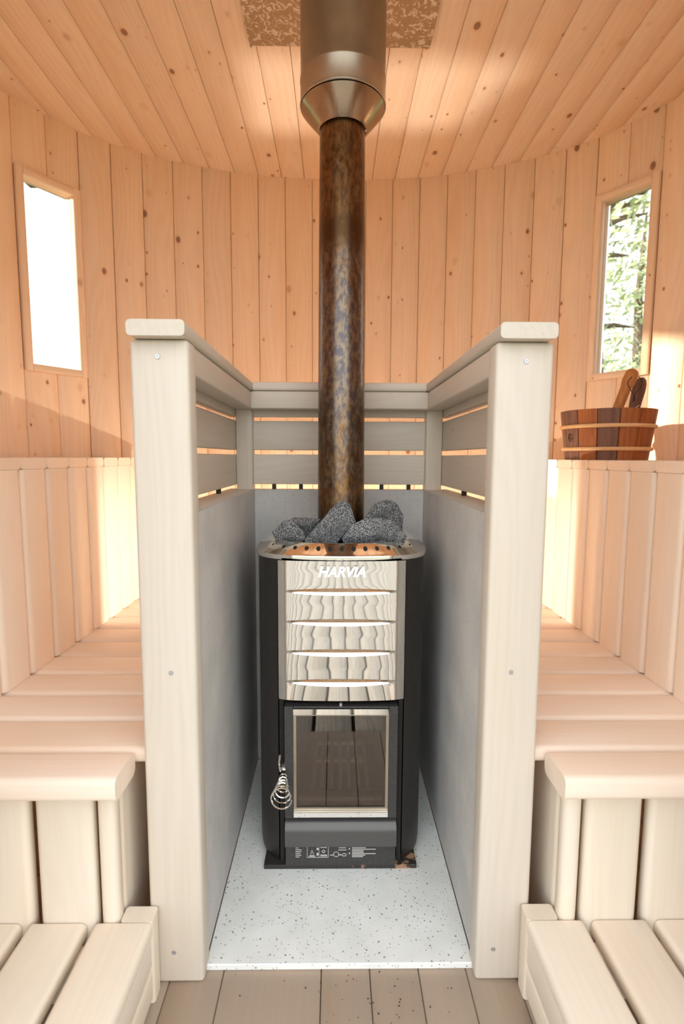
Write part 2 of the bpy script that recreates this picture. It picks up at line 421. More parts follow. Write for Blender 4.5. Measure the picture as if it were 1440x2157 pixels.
for s in (-1, 1):
    segs = []
    for k in range(NTOT+1):
        a = at(k*PITCHW); b = at(min((k+1)*PITCHW, SEG[-1]))
        if (b-a).length < .03: continue
        A = Vector((s*a.x, a.y, 0)); B = Vector((s*b.x, b.y, 0))
        if k*PITCHW < .80-.01: nm = 'wall_back'
        elif b.y < DOOR_Y+.012: nm = 'wall_front'
        else: nm = 'wall_left' if s < 0 else 'wall_right'
        spl = k in (NW-1, NW)
        segs.append((nm, A, B, spl))
    for nm, A, B, spl in segs:
        if nm not in walls:
            walls[nm] = dict(bm=bmesh.new(), pl=[])
        for z0, z1 in (((0, WZ0), (WZ1, CEIL)) if spl else ((0, CEIL),)):
            walls[nm]['pl'].append((A, B, z0, z1)); backing(walls[nm]['bm'], A, B, z0, z1)
# lintel over the door
walls['wall_front']['pl'].append((Vector((-DOOR_W, DOOR_Y, 0)), Vector((DOOR_W, DOOR_Y, 0)), DOOR_H, CEIL))
for nm, d in walls.items():
    wo = link(nm, finish(d['bm'], nm), M['backing']); wo['kind'] = 'structure'
    for A, B, z0, z1 in d['pl']: plank(wo, A, B, z0, z1)

# ceiling planks running front to back
bm = bmesh.new(); box_bm(bm, -1.3, 1.3, .36, 2.35, CEIL+.022, CEIL+.05)
ceil = link('ceiling', finish(bm, 'ceiling'), M['backing']); ceil['kind'] = 'structure'
x = -.138-.09*13
while x < 1.26:
    xm = x+.045
    ys = [p[1] for p in PLAN if True]
    y1 = 2.24; y0 = -.5
    lim = [y/100 for y in range(46, 222) if wall_x(y/100) > min(abs(x), abs(x+.09))-.03]
    if lim:
        board('plank', (x+.0008, x+.0892, lim[0]-.03, lim[-1]+.03, CEIL, CEIL+.02), 'ceiling', 'y', ceil, .0022, 'x', 1)
    x += .09

# floor planks
bm = bmesh.new(); box_bm(bm, -1.25, 1.25, .42, 2.28, -.06, -.022)
floor = link('floor', finish(bm, 'floor'), M['backing']); floor['kind'] = 'structure'
fx = [-1.19, -1.10, -1.012, -.924, -.835, -.745, -.655, -.565, -.475, -.386, -.297, -.206, -.033, .053, .14, .225, .312, .40, .49, .58, .67, .76, .85, .94, 1.03, 1.12, 1.2]
for a, b in zip(fx, fx[1:]):
    xm = min(abs(a), abs(b))
    lim = [y/100 for y in range(46, 222) if wall_x(y/100) > xm-.02]
    board('plank', (a+.0006, b-.0006, lim[0]-.02, lim[-1]+.02, -.022, 0), 'floor', 'y', floor, .0018, 'x', 1)

# windows
WC = Vector((.957, 1.83, 0))
wdir = Vector((.127, -.19, 0)).normalized()
for s, nm in ((-1, 'window_1'), (1, 'window_2')):
    rz = atan2(wdir.y, s*wdir.x) if s > 0 else atan2(-wdir.y, wdir.x)   # local x runs along the wall chord
    N = Vector((s*WIN_N.x, WIN_N.y, 0))
    e = bpy.data.objects.new(nm, None); COL.objects.link(e); e.location = (s*WC.x, WC.y, 0); e.rotation_euler = (0, 0, rz); e['kind'] = 'structure'
    sgn = 1 if (Matrix.Rotation(rz, 3, 'Z') @ Vector((0, 1, 0))).dot(N) > 0 else -1   # local +y outward?
    def wb(name, x0, x1, y0, y1, z0, z1, axis, r=.002):
        ya, yb = sorted((y0*sgn, y1*sgn))
        me = bar_mesh(x1-x0, yb-ya, z1-z0, axis, r, 1, name)
        mt_ = wood('spruce', axis)
        if len(me.materials) == 0: me.materials.append(mt_)
        o = bpy.data.objects.new(name, me); COL.objects.link(o); o.parent = e
        o.location = ((x0+x1)/2, (ya+yb)/2, (z0+z1)/2); return o
    HW, FW = .1055, .024
    z0, z1 = 1.185, 1.816
    wb('window_frame', -HW, -HW+FW, -.010, .016, z0, z1, 'z'); wb('window_frame', HW-FW, HW, -.010, .016, z0, z1, 'z')
    wb('window_frame', -HW+FW, HW-FW, -.010, .016, z1-FW, z1, 'x'); wb('window_frame', -HW+FW, HW-FW, -.010, .016, z0, z0+FW, 'x')
    wb('window_jamb', -HW+.004, -HW+.018,   .016, .060, z0+.004, z1-.004, 'z'); wb('window_jamb', HW-.018, HW-.004,   .016, .060, z0+.004, z1-.004, 'z')
    wb('window_jamb', -HW+.018, HW-.018, .016, .060, z1-.018, z1-.004, 'x'); wb('window_jamb', -HW+.018, HW-.018,   .016, .060, z0+.004, z0+.018, 'x')
    bm = bmesh.new(); box_bm(bm, -HW+.018, HW-.018, .050*sgn-.002, .055*sgn+.002, z0+.018, z1-.018)
    link('window_pane', finish(bm, 'pane'), M['winglass'], e)

# ------------------------------------------------------------------ hearth plate
bm = bmesh.new(); box_bm(bm, -.2385, .2385, -.318, .318, -.006, .006)
bmesh.ops.bevel(bm, geom=[e for e in bm.edges], offset=.0015, segments=1, affect='EDGES')
tag(link('hearth_plate', finish(bm, 'hearth_plate'), M['hearth'], None, (0, 1.160, .0062)), 'pale grey speckled floor plate lying under the stove', 'floor plate')

# ------------------------------------------------------------------ stove guard
G = empty('stove_guard', (0, .82, 0), 'three-sided pale wooden guard with grey cement boards around the stove', 'guard')
def gp(name, bm_or_me, mat, loc=(0, 0, 0)):
    me = bm_or_me if isinstance(bm_or_me, bpy.types.Mesh) else finish(bm_or_me, name)
    return link(name, me, mat, G, Vector(loc)-Vector((0, .82, 0)))
for s in (-1, 1):
    po = allbevel('post', (s*.2356, s*.3258, .82, .865, .0005, 1.0875), 'guard', 'z', G, .007, 'x')
    for (u, v) in ((-.2822, 1.061), (-.2766, .560), (-.2860, .060)) if s < 0 else ((.2817, 1.058), (.2775, .561), (.2655, .062)):
        bm = bmesh.new(); lathe(bm, [(0.0001, 0), (.0008, 0), (.0014, .0012), (.0034, .0012), (.0040, 0)], n=16)
        bmesh.ops.rotate(bm, verts=bm.verts, cent=(0, 0, 0), matrix=Matrix.Rotation(pi/2, 3, 'X'))
        sc = link('screw', finish(bm, 'screw', True), M['screw'], po); sc.location = Vector((u, .8197, v))-Vector((s*.2807, .8425, .544))
    board('rear_post', (s*.244, s*.290, 1.48, 1.528, .8180, 1.040), 'guard', 'z', G, .004)
    board('corner_stud', (s*.2525, s*.290, 1.492, 1.528, .0005, .79), 'guard', 'z', G, .004)
    board('cap_rail', (s*.235, s*.3215, .80, 1.535, 1.088, 1.1115), 'guard', 'y', G, .0065, 'x')
    board('rail', (s*.240, s*.290, .8652, 1.530, 1.0405, 1.0865), 'guard', 'y', G, .004, 'z')
    board('sill', (s*.2520, s*.3175, .8652, 1.528, .790, .8176), 'guard', 'y', G, .002, 'x')
    for z0, z1 in ((.831, .916), (.929, 1.011), (1.022, 1.0865)):
        board('slat', (s*.2905, s*.316, .8652, 1.528, z0, z1), 'guard', 'y', G, .003, 'z')
    bm = bmesh.new(); box_bm(bm, min(s*.2394, s*.2514), max(s*.2394, s*.2514), .8655, 1.4915, .013, .8176)
    gp('cement_board', bm, M['cement'])
    for y in ((1.31, 1.08) if s < 0 else (1.27, 1.04)):
        bm = bmesh.new(); box_bm(bm, -.005, .005, -.006, .006, 0, .0134); gp('spacer', bm, M['rubber'], (s*.303, y, .8176))
board('cap_rail', (-.2348, .2348, 1.439, 1.535, 1.088, 1.1115), 'guard', 'x', G, .0065, 'y')
board('rail', (-.2395, .2395, 1.439, 1.4795, 1.040, 1.0865), 'guard', 'x', G, .004, 'z')
board('sill', (-.2515, .2515, 1.4920, 1.528, .790, .8176), 'guard', 'x', G, .002, 'y')
board('light_stop_rail', (-.2515, .2515, 1.4920, 1.528, .0005, .055), 'guard', 'x', G, .002, 'y')  # unseen rail added to stop bulb light leaking under the cement boards
for z0, z1 in ((.832, .917), (.929, 1.011), (1.022, 1.0865)):
    board('slat', (-.2436, .2436, 1.500, 1.5255, z0, z1), 'guard', 'x', G, .003, 'z')
bm = bmesh.new(); box_bm(bm, -.2388, .2388, 1.479, 1.4912, .013, .8176); gp('cement_board', bm, M['cement'])
for x in (-.187, -.110, .122, .200):
    bm = bmesh.new(); box_bm(bm, -.0055, .0055, -.006, .006, 0, .0144); gp('spacer', bm, M['rubber'], (x, 1.508, .8176))

for x in (-.188, .200):
    bm = bmesh.new(); lathe(bm, [(.0001, 0), (.0035, .0004), (.0045, -.0002)], n=14)
    bmesh.ops.rotate(bm, verts=bm.verts, cent=(0, 0, 0), matrix=Matrix.Rotation(pi/2, 3, 'X')); gp('board_screw', bm, M['print'], (x, 1.4786, .790))
# crumbs on the floor before the hearth
rd = random.Random(11); bm = bmesh.new()
for i in range(46):
    x = rd.gauss(.07, .045) if i < 30 else rd.uniform(-.2, .2); y = rd.uniform(.75, .838); r_ = rd.uniform(.0006, .0018)
    mm = Matrix.Translation((x, y, .0006)) @ Matrix.Diagonal((r_, r_*rd.uniform(.5, 1), r_*.5, 1))
    bmesh.ops.create_icosphere(bm, subdivisions=1, radius=1, matrix=mm)
tag(link('crumbs', finish(bm, 'crumbs'), M['burn']), 'scatter of dark crumbs on the brown floor before the speckled plate', 'crumbs', kind='stuff')

# lamp fitting behind the guard, out of view, with added light shapers
LM = empty('bulkhead_lamp', (0, 1.510, .52), 'small unseen light fitting fixed behind the stove guard, with an added ceiling light', 'lamp')
bm = bmesh.new(); box_bm(bm, -.05, .05, -.0185, .004, -.03, .03); link('lamp_housing', finish(bm, 'housing'), M['housing'], LM)
bm = bmesh.new(); tube(bm, [(0, .0042, 0), (0, .022, 0)], .009, 14); link('lamp_socket', finish(bm, 'socket'), M['housing'], LM)
bm = bmesh.new(); bmesh.ops.create_uvsphere(bm, u_segments=16, v_segments=10, radius=.015)
o = link('bulb', finish(bm, 'bulb', True), M['lens'], LM); o.location = (0, .0365, 0)
bm = bmesh.new(); box_bm(bm, -.052, .052, .0175, .090, .0305, .033); link('added_lamp_hood', finish(bm, 'hood'), M['housing'], LM)  # hood added to keep the bulb's light off ceiling and upper wall
bm = bmesh.new()      # uplight: added unseen box, its cut-out shaped to throw the ceiling's bright patch
hd = .06; kk = hd/(CEIL-UPL.z)
inn = [bm.verts.new(((x-UPL.x)*kk, (y-UPL.y)*kk, hd)) for x, y in ((-.31, 1.91), (.39, 1.875), (.54, 1.575), (-.27, 1.56))]
out_ = [bm.verts.new((x, y, hd)) for x, y in ((-.04, .04), (.04, .04), (.04, -.04), (-.04, -.04))]
bas = [bm.verts.new((x, y, -.02)) for x, y in ((-.04, .04), (.04, .04), (.04, -.04), (-.04, -.04))]
for i in range(4):
    bm.faces.new((inn[i], inn[(i+1) % 4], out_[(i+1) % 4], out_[i])); bm.faces.new((out_[i], out_[(i+1) % 4], bas[(i+1) % 4], bas[i]))
bm.faces.new(bas)
o = link('added_uplight_mask', finish(bm, 'added_uplight'), M['housing'], LM); o.location = UPL-LM.location
bm = bmesh.new(); box_bm(bm, .065, .095, -.018, .10, .110, .119); link('lamp_arm', finish(bm, 'arm'), M['housing'], LM)  # arm for the added ceiling light

# ------------------------------------------------------------------ benches
for s in (-1, 1):
    side = 'left' if s < 0 else 'right'; other = 'by the bucket' if s > 0 else 'under the glaring left window'
    LB = empty('lower_bench', (s*.52, .787, 0), 'low %s-hand slatted seat bench beside the stove guard' % side, 'bench', 'lower seats')
    board('seat_board', (s*.345, s*.705, .752, .832, .381, .42), 'bench', 'x', LB, .011, 'y', 4)
    for k in range(13):
        y0 = .838+.105*k; y1 = y0+.0985
        if y1 > 2.16: break
        xi = .328 if y0 < 1.50 else .0015
        xo = min(.705, min(wall_x(y0), wall_x(min(y1, 2.2)))-.012)
        board('seat_board', (s*xi, s*xo, y0, y1, .392, .42), 'bench', 'x', LB, .011, 'y', 4)
    for a, b in ((.363, .393), (.400, .492), (.504, .596), (.608, .700)):
        board('front_slat', (s*a, s*b, .787, .815, .0005, .3805), 'aspen', 'z', LB, .011, 'x', 4)
    for a, b in ((.8155, .935), (.945, 1.06)):
        board('side_slat', (s*.3632, s*.391, a, b, .0005, .3800), 'aspen', 'z', LB, .008, 'y')
    board('bearer', (s*.395, s*.70, .816, .85, .345, .380), 'aspen', 'x', LB, .003)
    UB = empty('upper_bench', (s*.70, 1.2, 0), 'high %s bench with vertical board front, %s' % (side, 'carrying the wooden bucket' if s > 0 else 'bare on top'), 'bench', 'upper seats')
    k = -3
    while True:
        y0 = 1.043+.1015*k; y1 = y0+.0968
        if y1 > 2.03: break
        board('front_board', (s*.6905, s*.7185, y0, y1, .4205, .8795), 'bench', 'z', UB, .013, 'y', 5)
        xo = min(wall_x(y0), wall_x(y1))-.006
        board('top_board', (s*.690, s*xo, y0-.0003, y1+.0003, .880, .905), 'bench', 'x', UB, .009, 'y', 4)
        k += 1
    ST = empty('step', (s*.5, .55, 0), 'low %s-hand slatted wooden step in front of the bench' % side, 'step', 'foot steps')
    for k in range(4):
        a = .309+.106*k
        board('tread_board', (s*a, s*(a+.0945), .475, .785, .121, .149), 'aspen', 'y', ST, .009, 'x', 4)
    board('leg', (s*.309, s*.3615, .787, .8175, .0005, .149), 'aspen', 'z', ST, .005)
    board('leg', (s*.3105, s*.36, .48, .515, .0005, .1205), 'aspen', 'z', ST, .005)
    board('leg', (s*.66, s*.71, .48, .51, .0005, .1205), 'aspen', 'z', ST, .005)
    board('apron_board', (s*.312, s*.334, .517, .7865, .068, .1195), 'aspen', 'y', ST, .004, 'z')
    board('apron_board', (s*.312, s*.334, .517, .7865, .010, .061), 'aspen', 'y', ST, .004, 'z')
    board('cross_bearer', (s*.362, s*.71, .745, .775, .085, .1205), 'aspen', 'x', ST, .003)

# ------------------------------------------------------------------ stove
SX, SY = .003, 1.245
S = empty('sauna_stove', (SX, SY, 0), 'black wood-burning stove with polished front and stones in its top', 'stove')
def sup(a, b, n, t):
    c, s_ = cos(t), sin(t)
    return (a*abs(c)**(2/n)*(1 if c > 0 else -1), b*abs(s_)**(2/n)*(1 if s_ > 0 else -1))
def outline(a, b, n=5, k=96):
    return [(x, y+(.028*(x/a)**2 if y < 0 else 0)) for x, y in (sup(a, b, n, 2*pi*i/k) for i in range(k))]
def yfront(x, a=.1875, b=.197, n=5):
    return -b*(1-min(1, abs(x)/a)**n)**(1/n)+.028*(x/a)**2
# collar
def loft(bm, rings, close=False):
    R_ = [[bm.verts.new(p) for p in r] for r in rings]
    n = len(R_[0])
    pairs = list(zip(R_, R_[1:]))+([(R_[-1], R_[0])] if close else [])
    for a, b in pairs:
        for i in range(n): bm.faces.new((a[i], a[(i+1) % n], b[(i+1) % n], b[i]))
bm = bmesh.new()
def ring(a, b, z, n=5, dy=0): return [(x, y+dy, z) for x, y in outline(a, b, n)]
loft(bm, [ring(.183, .192, .700), ring(.1915, .200, .700), ring(.1925, .201, .7045), ring(.1915, .200, .7095), ring(.182, .190, .7135), ring(.156, .164, .7295, 4), ring(.153, .161, .7300, 4),
          ring(.151, .159, .7275, 4), ring(.151, .159, .700, 4)], True)
link('collar', finish(bm, 'collar', True), M['collar'], S)
# vent holes on the collar's front slope, dark beads for their shade, and tub
for i in range(13):
    x = (i-6)*.0243+.0
    yo, yi = yfront(x, .182, .190), yfront(x, .156, .164, 4) if abs(x) < .15 else -.09
    f_ = .48; yy = yo+(yi-yo)*f_; zz = .7135+(.7295-.7135)*f_
    bm = bmesh.new(); bmesh.ops.create_uvsphere(bm, u_segments=10, v_segments=6, radius=1)
    bmesh.ops.scale(bm, verts=bm.verts, vec=(.0046, .0075, .0016))
    v = bpy.data.objects.new('vent_hole', finish(bm, 'vent_hole', True)); COL.objects.link(v); v.data.materials.append(M['void']); v.parent = S
    v.location = (x, yy, zz); v.rotation_euler = (atan2(.016, yi-yo), 0, 0)
bm = bmesh.new(); loft(bm, [ring(.1505, .1585, .7285, 4), ring(.148, .156, .60, 4)]); bm.faces.new([bm.verts[i] for i in ([bm.verts.ensure_lookup_table() or 0] and range(96, 192))])
link('stone_basket', finish(bm, 'tub', True), M['void'], S)
# side panels: from the polished plate round the corner to the back
for s in (-1, 1):
    bm = bmesh.new(); pts = []
    ol = outline(.1875, .197, 5, 180)
    if s > 0: sel = [p for p in ol[135:] + ol[:46] if p[0] >= .1325]
    else: sel = [p for p in ol[45:136] if p[0] <= -.1325]
    if s < 0: sel = sel[::-1]
    zs = [(.0235, .955, .012), (.026, .975, .006), (.034, .992, .002), (.046, 1, 0), (.30, 1, 0), (.699, 1, 0)]
    G_ = []
    for z, k, _ in zs:
        G_.append([bm.verts.new((s*(.1325+(abs(px)-.1325)*(k if k == 1 else (k-.0))), py*(.97+.03*k) if k < 1 else py, z)) for px, py in sel])
    for a, b in zip(G_, G_[1:]):
        for i in range(len(a)-1): bm.faces.new((a[i], a[i+1], b[i+1], b[i]))
    # return flange into the recess
    e = [bm.verts.new((v.co.x, v.co.y+.03, v.co.z)) for v in [r[0] for r in G_]]
    for i in range(len(e)-1): bm.faces.new((G_[i][0], G_[i+1][0], e[i+1], e[i]))
    o = link('side_panel', finish(bm, 'side_panel', True), M['black'], S)
# back sheet
bm = bmesh.new(); box_bm(bm, -.133, .133, .178, .183, .02, .70); link('back_panel', finish(bm, 'back'), M['black'], S)
# body core with an open firebox
bm = bmesh.new()
box_bm(bm, -.132, .132, -.150, .170, .400, .60)
box_bm(bm, -.132, -.1025, -.160, .170, .135, .3995); box_bm(bm, .1025, .132, -.160, .170, .135, .3995)
box_bm(bm, -.132, .132, -.160, .170, .02, .1345)
link('stove_body', finish(bm, 'body'), M['void'], S)
bm = bmesh.new(); box_bm(bm, -.102, .102, .10, .11, .135, .399); box_bm(bm, -.1022, -.092, -.155, .10, .135, .399); box_bm(bm, .092, .1022, -.155, .10, .135, .399)
box_bm(bm, -.102, .102, -.155, .10, .388, .3992)
link('firebrick_lining', finish(bm, 'lining'), M['brick'], S)
bm = bmesh.new()
box_bm(bm, -.07, .07, -.14, -.128, .150, .158); box_bm(bm, -.062, .062, -.01, .002, .150, .158); box_bm(bm, -.06, .06, .07, .082, .150, .158)
for i in range(7):
    x = -.062+i*.124/6; box_bm(bm, x-.0042, x+.0042, -.13, .08, .150, .158)
link('grate', finish(bm, 'grate'), M['grate'], S)
bm = bmesh.new(); tube(bm, [(-.092, -.158, .158), (.092, -.158, .158)], .017, 20); link('log_retainer', finish(bm, 'retainer', True), M['drawer'], S)
# polished centre plate
yP = lambda x: -.2005+.004*(x/.13)**2+.0062*(x/.13)**8
bm = bmesh.new(); nx, nz = 64, 60; gr = []
for j in range(nz+1):
    z = .4035+(.7000-.4035)*j/nz; row = []
    for i in range(nx+1):
        x = -.1315+.263*i/nx
        bul = 0.0015*cos(x/.1315*pi*.5)*(1-abs((j/nz)*4.3 % 1-.5))
        row.append(bm.verts.new((x, yP(x)-bul, z)))
    gr.append(row)
for j in range(nz):
    for i in range(nx): bm.faces.new((gr[j][i], gr[j][i+1], gr[j+1][i+1], gr[j+1][i]))
link('front_plate', finish(bm, 'front_plate', True), M['plate'], S)
bm = bmesh.new(); box_bm(bm, -.1315, .1315, -.160, -.151, .398, .4025); link('plate_edge', finish(bm, 'edge'), M['void'], S)
for zc in (.6365, .5725, .5085, .4445):
    bm = bmesh.new(); rows = []
    n = 40
    for i in range(n+1):
        u = -1+2*i/n; x = .1145*u; k = max(0, 1-u*u)**.8
        y = yP(x)-.001
        rows.append([bm.verts.new((x, y+.002, zc+.0014+.0075*k)), bm.verts.new((x, y-.0045*k-.0008, zc+.0008+.0028*k)), bm.verts.new((x, y-.0085*k-.0012, zc+.0002-.0008*k)), bm.verts.new((x, y-.0093*k-.0014, zc-.0014-.0036*k)), bm.verts.new((x, y+.002, zc-.0020-.0060*k))])
    for a, b in zip(rows, rows[1:]):
        for k in range(5): bm.faces.new((a[k], a[(k+1) % 5], b[(k+1) % 5], b[k]))
    bm.faces.new(rows[0]); bm.faces.new(rows[-1])
    link('louvre', finish(bm, 'louvre', True), M['chrome'], S)
# lettering
def text_part(body, size, loc, mat, name, parent, shear=0, extrude=.001, off=0, sx=1):
    cu = bpy.data.curves.new(name, 'FONT'); cu.body = body; cu.size = size; cu.align_x = 'CENTER'; cu.extrude = extrude; cu.shear = shear; cu.offset = off; cu.resolution_u = 3
    tmp = bpy.data.objects.new('tmp', cu); COL.objects.link(tmp)
    bpy.context.view_layer.update()
    me = bpy.data.meshes.new_from_object(tmp.evaluated_get(bpy.context.evaluated_depsgraph_get()))
    bpy.data.objects.remove(tmp)
    o = bpy.data.objects.new(name, me); COL.objects.link(o); me.materials.clear(); me.materials.append(mat)
    o.parent = parent; o.location = loc; o.rotation_euler = (pi/2, 0, 0); o.scale = (sx, 1, 1)
    return o
text_part('HARVIA', .029, (-.001, yP(0)-.006, .6695), M['white'], 'lettering', S, .28, .0012, .0013, .94)
# door
yD = -.2015
bm = bmesh.new()
for b in ((-.1195, -.1005, .141, .391), (.1005, .1195, .141, .391)): box_bm(bm, b[0], b[1], yD, yD+.022, b[2], b[3])
box_bm(bm, -.1005, .1005, yD+.0005, yD+.022, .387, .391); box_bm(bm, -.1005, .1005, yD+.0005, yD+.022, .141, .1445)
bmesh.ops.bevel(bm, geom=bm.edges[:], offset=.0012, segments=1, affect='EDGES')
D = link('door', finish(bm, 'door'), M['castblack'], S)
bm = bmesh.new(); box_bm(bm, -.1005, .1005, yD+.004, yD+.0075, .158, .374)
link('door_glass', finish(bm, 'glass'), M['doorglass'], D)
bm = bmesh.new()
for b in ((-.1005, -.0945, .158, .374), (.0945, .1005, .158, .374), (-.0945, .0945, .158, .164), (-.0945, .0945, .370, .374)): box_bm(bm, b[0], b[1], yD+.0025, yD+.0038, b[2], b[3])
link('glass_trim', finish(bm, 'trim'), M['flue'], D)
for z0, z1 in ((.3745, .3865), (.1450, .1575)):
    bm = bmesh.new(); box_bm(bm, -.1003, .1003, yD-.002, yD+.010, z0, z1); link('chrome_strip', finish(bm, 'strip'), M['chrome'], D)
bm = bmesh.new(); tube(bm, [(-.001, yD+.004, .3915), (-.001, yD+.004, .398)], .0035, 10); link('hinge_pin', finish(bm, 'pin', True), M['screw'], D)
bm = bmesh.new(); pts = []
for i in range(6*24+1):
    u = i/(6*24); r_ = .0065+.0150*u**1.3; th = 2*pi*6*u
    pts.append((-.121+r_*cos(th), yD-.008-.052*u,   .243-.018*u+r_*sin(th)))
tube(bm, pts, .0016, 6)
tube(bm, [(-.121, yD+.004, .262), (-.121, yD-.010, .260)], .005, 8)
tube(bm, [(-.128, yD-.002, .250), (-.130, yD-.006, .270), (-.128, yD-.004, .288)], .0022, 6)
link('coil_handle', finish(bm, 'coil', True), M['chrome'], D)
# ash drawer front: bulging lip, recessed plate with printed marks
bm = bmesh.new(); prof = [(-.2035, .077), (-.2045, .090)] + [(-.1765-.028*cos(a*pi/16), .104+.030*sin(a*pi/16)) for a in range(9)]
rr = [[bm.verts.new((x, y, z)) for y, z in prof]+[bm.verts.new((x, -.165, .134)), bm.verts.new((x, -.165, .0775))] for x in (-.1195, .1195)]
n = len(rr[0])
for k in range(n): bm.faces.new((rr[0][k], rr[0][(k+1) % n], rr[1][(k+1) % n], rr[1][k]))
bm.faces.new(rr[0]); bm.faces.new(rr[1][::-1])
AD = link('ash_drawer', finish(bm, 'ash', True), M['drawer'], S)
bm = bmesh.new(); box_bm(bm, -.1195, .1195, -.188, -.161, .022, .0765); link('lower_plate', finish(bm, 'lowp'), M['castblack'], S)
bm = bmesh.new()
def q(x0, x1, z0, z1, y=-.1885): box_bm(bm, x0, x1, y-.0006, y, z0-.0095, z1-.0095)
def fr(x0, x1, z0, z1, w_=.0009):
    q(x0, x1, z0, z0+w_); q(x0, x1, z1-w_, z1); q(x0, x0+w_, z0, z1); q(x1-w_, x1, z0, z1)
rnd = random.Random(3)
for i in range(6): q(-.098, -.098+rnd.uniform(.006, .018), .051+i*.0042, .0525+i*.0042)
fr(-.073, -.026, .050, .0765); q(-.0475, -.0466, .050, .0765); q(-.069, -.055, .0525, .0545); fr(-.0655, -.0585, .0545, .062); q(-.0635, -.0605, .064, .0665)
fr(-.041, -.0335, .061, .0685, .0018); q(-.044, -.029, .053, .0545); q(-.044, -.029, .0555, .057); q(-.044, -.030, .073, .0745)
q(-.052, -.048, .055, .061); q(-.052, -.048, .068, .073)
q(-.023, -.016, .055, .0565); q(-.005, .013, .067, .0685); q(-.004, .012, .072, .0735); fr(.003, .013, .053, .060, .0015); q(-.004, .005, .0555, .0575)
for i in range(7): q(.025, .025+(.052 if i in (2, 5) else rnd.uniform(.024, .030)), .051+i*.0035, .0527+i*.0035)
for z in (.0585, .0690): q(.018, .021, z, z+.003)
tube(bm, [(-.0095+.0058*cos(a*pi/6), -.1888, .048+.0058*sin(a*pi/6)) for a in range(13)], .0008, 4, False)
link('printed_marks', finish(bm, 'marks'), M['print'], S)
# black brackets and plinth
bm = bmesh.new(); box_bm(bm, -.167, .167, -.1870, .18, .0125, .0225); 
link('plinth', finish(bm, 'plinth'), rust_mat(), S)
for v_ in (-.1275, .1275):
    bm = bmesh.new(); box_bm(bm, v_-.0045, v_+.0045, -.176, -.165, .023, .398); link('recess_edge', finish(bm, 'edge'), M['void'], S)

# stones
# broken granite: a hull through a front outline, a nearer crest point and a smaller back outline
STONES = [
    (-0.116, 1.15, 0.736, 0.055, [(-0.036, 0.007), (-0.006, 0.036), (0.008, 0.035), (0.034, 0.011), (0.038, -0.007), (0.025, -0.025), (-0.022, -0.025)], 'small blocky grey stone at the left end of the stove top'),
    (-0.084, 1.215, 0.753, 0.05, [(-0.038, 0.007), (-0.025, 0.016), (0.006, 0.016), (0.04, 0.012), (0.024, -0.015), (0.005, -0.04), (-0.031, -0.034)], 'dark low stone behind, between the left stone and the pipe'),
    (-0.004, 1.145, 0.762, 0.06, [(0.0, 0.051), (0.01, 0.056), (0.026, 0.044), (0.038, 0.007), (-0.01, -0.048), (-0.074, -0.048), (-0.075, -0.035), (-0.023, 0.026)], 'tall leaning pointed grey stone in front of the pipe'),
    (0.087, 1.135, 0.746, 0.07, [(-0.084, -0.012), (-0.06, 0.018), (-0.033, 0.03), (0.006, 0.033), (0.033, 0.023), (0.057, -0.007), (0.053, -0.032), (-0.078, -0.032)], 'wide flat speckled stone at the front right of the stove'),
    (0.1, 1.215, 0.783, 0.06, [(-0.044, -0.019), (-0.02, 0.02), (0.005, 0.03), (0.031, 0.023), (0.048, -0.006), (0.047, -0.058), (-0.022, -0.058)], 'upper brownish stone resting behind the wide flat stone'),
    (0.01, 1.19, 0.729, 0.05, [(-0.038, 0.013), (0.006, 0.022), (0.038, 0.005), (0.05, -0.025), (-0.049, -0.025)], 'half hidden dark stone wedged between the pointed and the flat stone'),
]
for si, (cx, cy, cz, dep, prof, label) in enumerate(STONES):
    rd = random.Random(40+si); bm = bmesh.new()
    for x, z in prof:
        bm.verts.new((x, rd.uniform(-.006, .010), z)); bm.verts.new((x*.80+rd.uniform(-.004, .004), dep*rd.uniform(.75, 1), z*.72-.004))
    bm.verts.new((0, -.018, 0)); bm.verts.new((rd.uniform(-.012, .012), -.012, -.012))
    h = bmesh.ops.convex_hull(bm, input=bm.verts[:])
    bmesh.ops.delete(bm, geom=list({v for v in h['geom_interior'] if isinstance(v, bmesh.types.BMVert)}), context='VERTS')
    loose = [v for v in bm.verts if not v.link_faces]
    bmesh.ops.delete(bm, geom=loose, context='VERTS')
    bmesh.ops.bevel(bm, geom=bm.edges[:], offset=.0012, segments=1, affect='EDGES')
    bmesh.ops.triangulate(bm, faces=bm.faces[:])
    for _ in range(2): bmesh.ops.subdivide_edges(bm, edges=[e for e in bm.edges if e.calc_length() > .005], cuts=1, use_grid_fill=True)
    bm.normal_update()
    for v in bm.verts: v.co += v.normal*(.0016*noise.noise(v.co*90+Vector((si, 0, 0)))+.0008*noise.noise(v.co*260))
    me = finish(bm, 'stone'); me.materials.append(M['stone'])
    o = bpy.data.objects.new('stove_stone', me); COL.objects.link(o); o.location = (cx, cy, cz)
    tag(o, label, 'stone', 'stones on the stove')

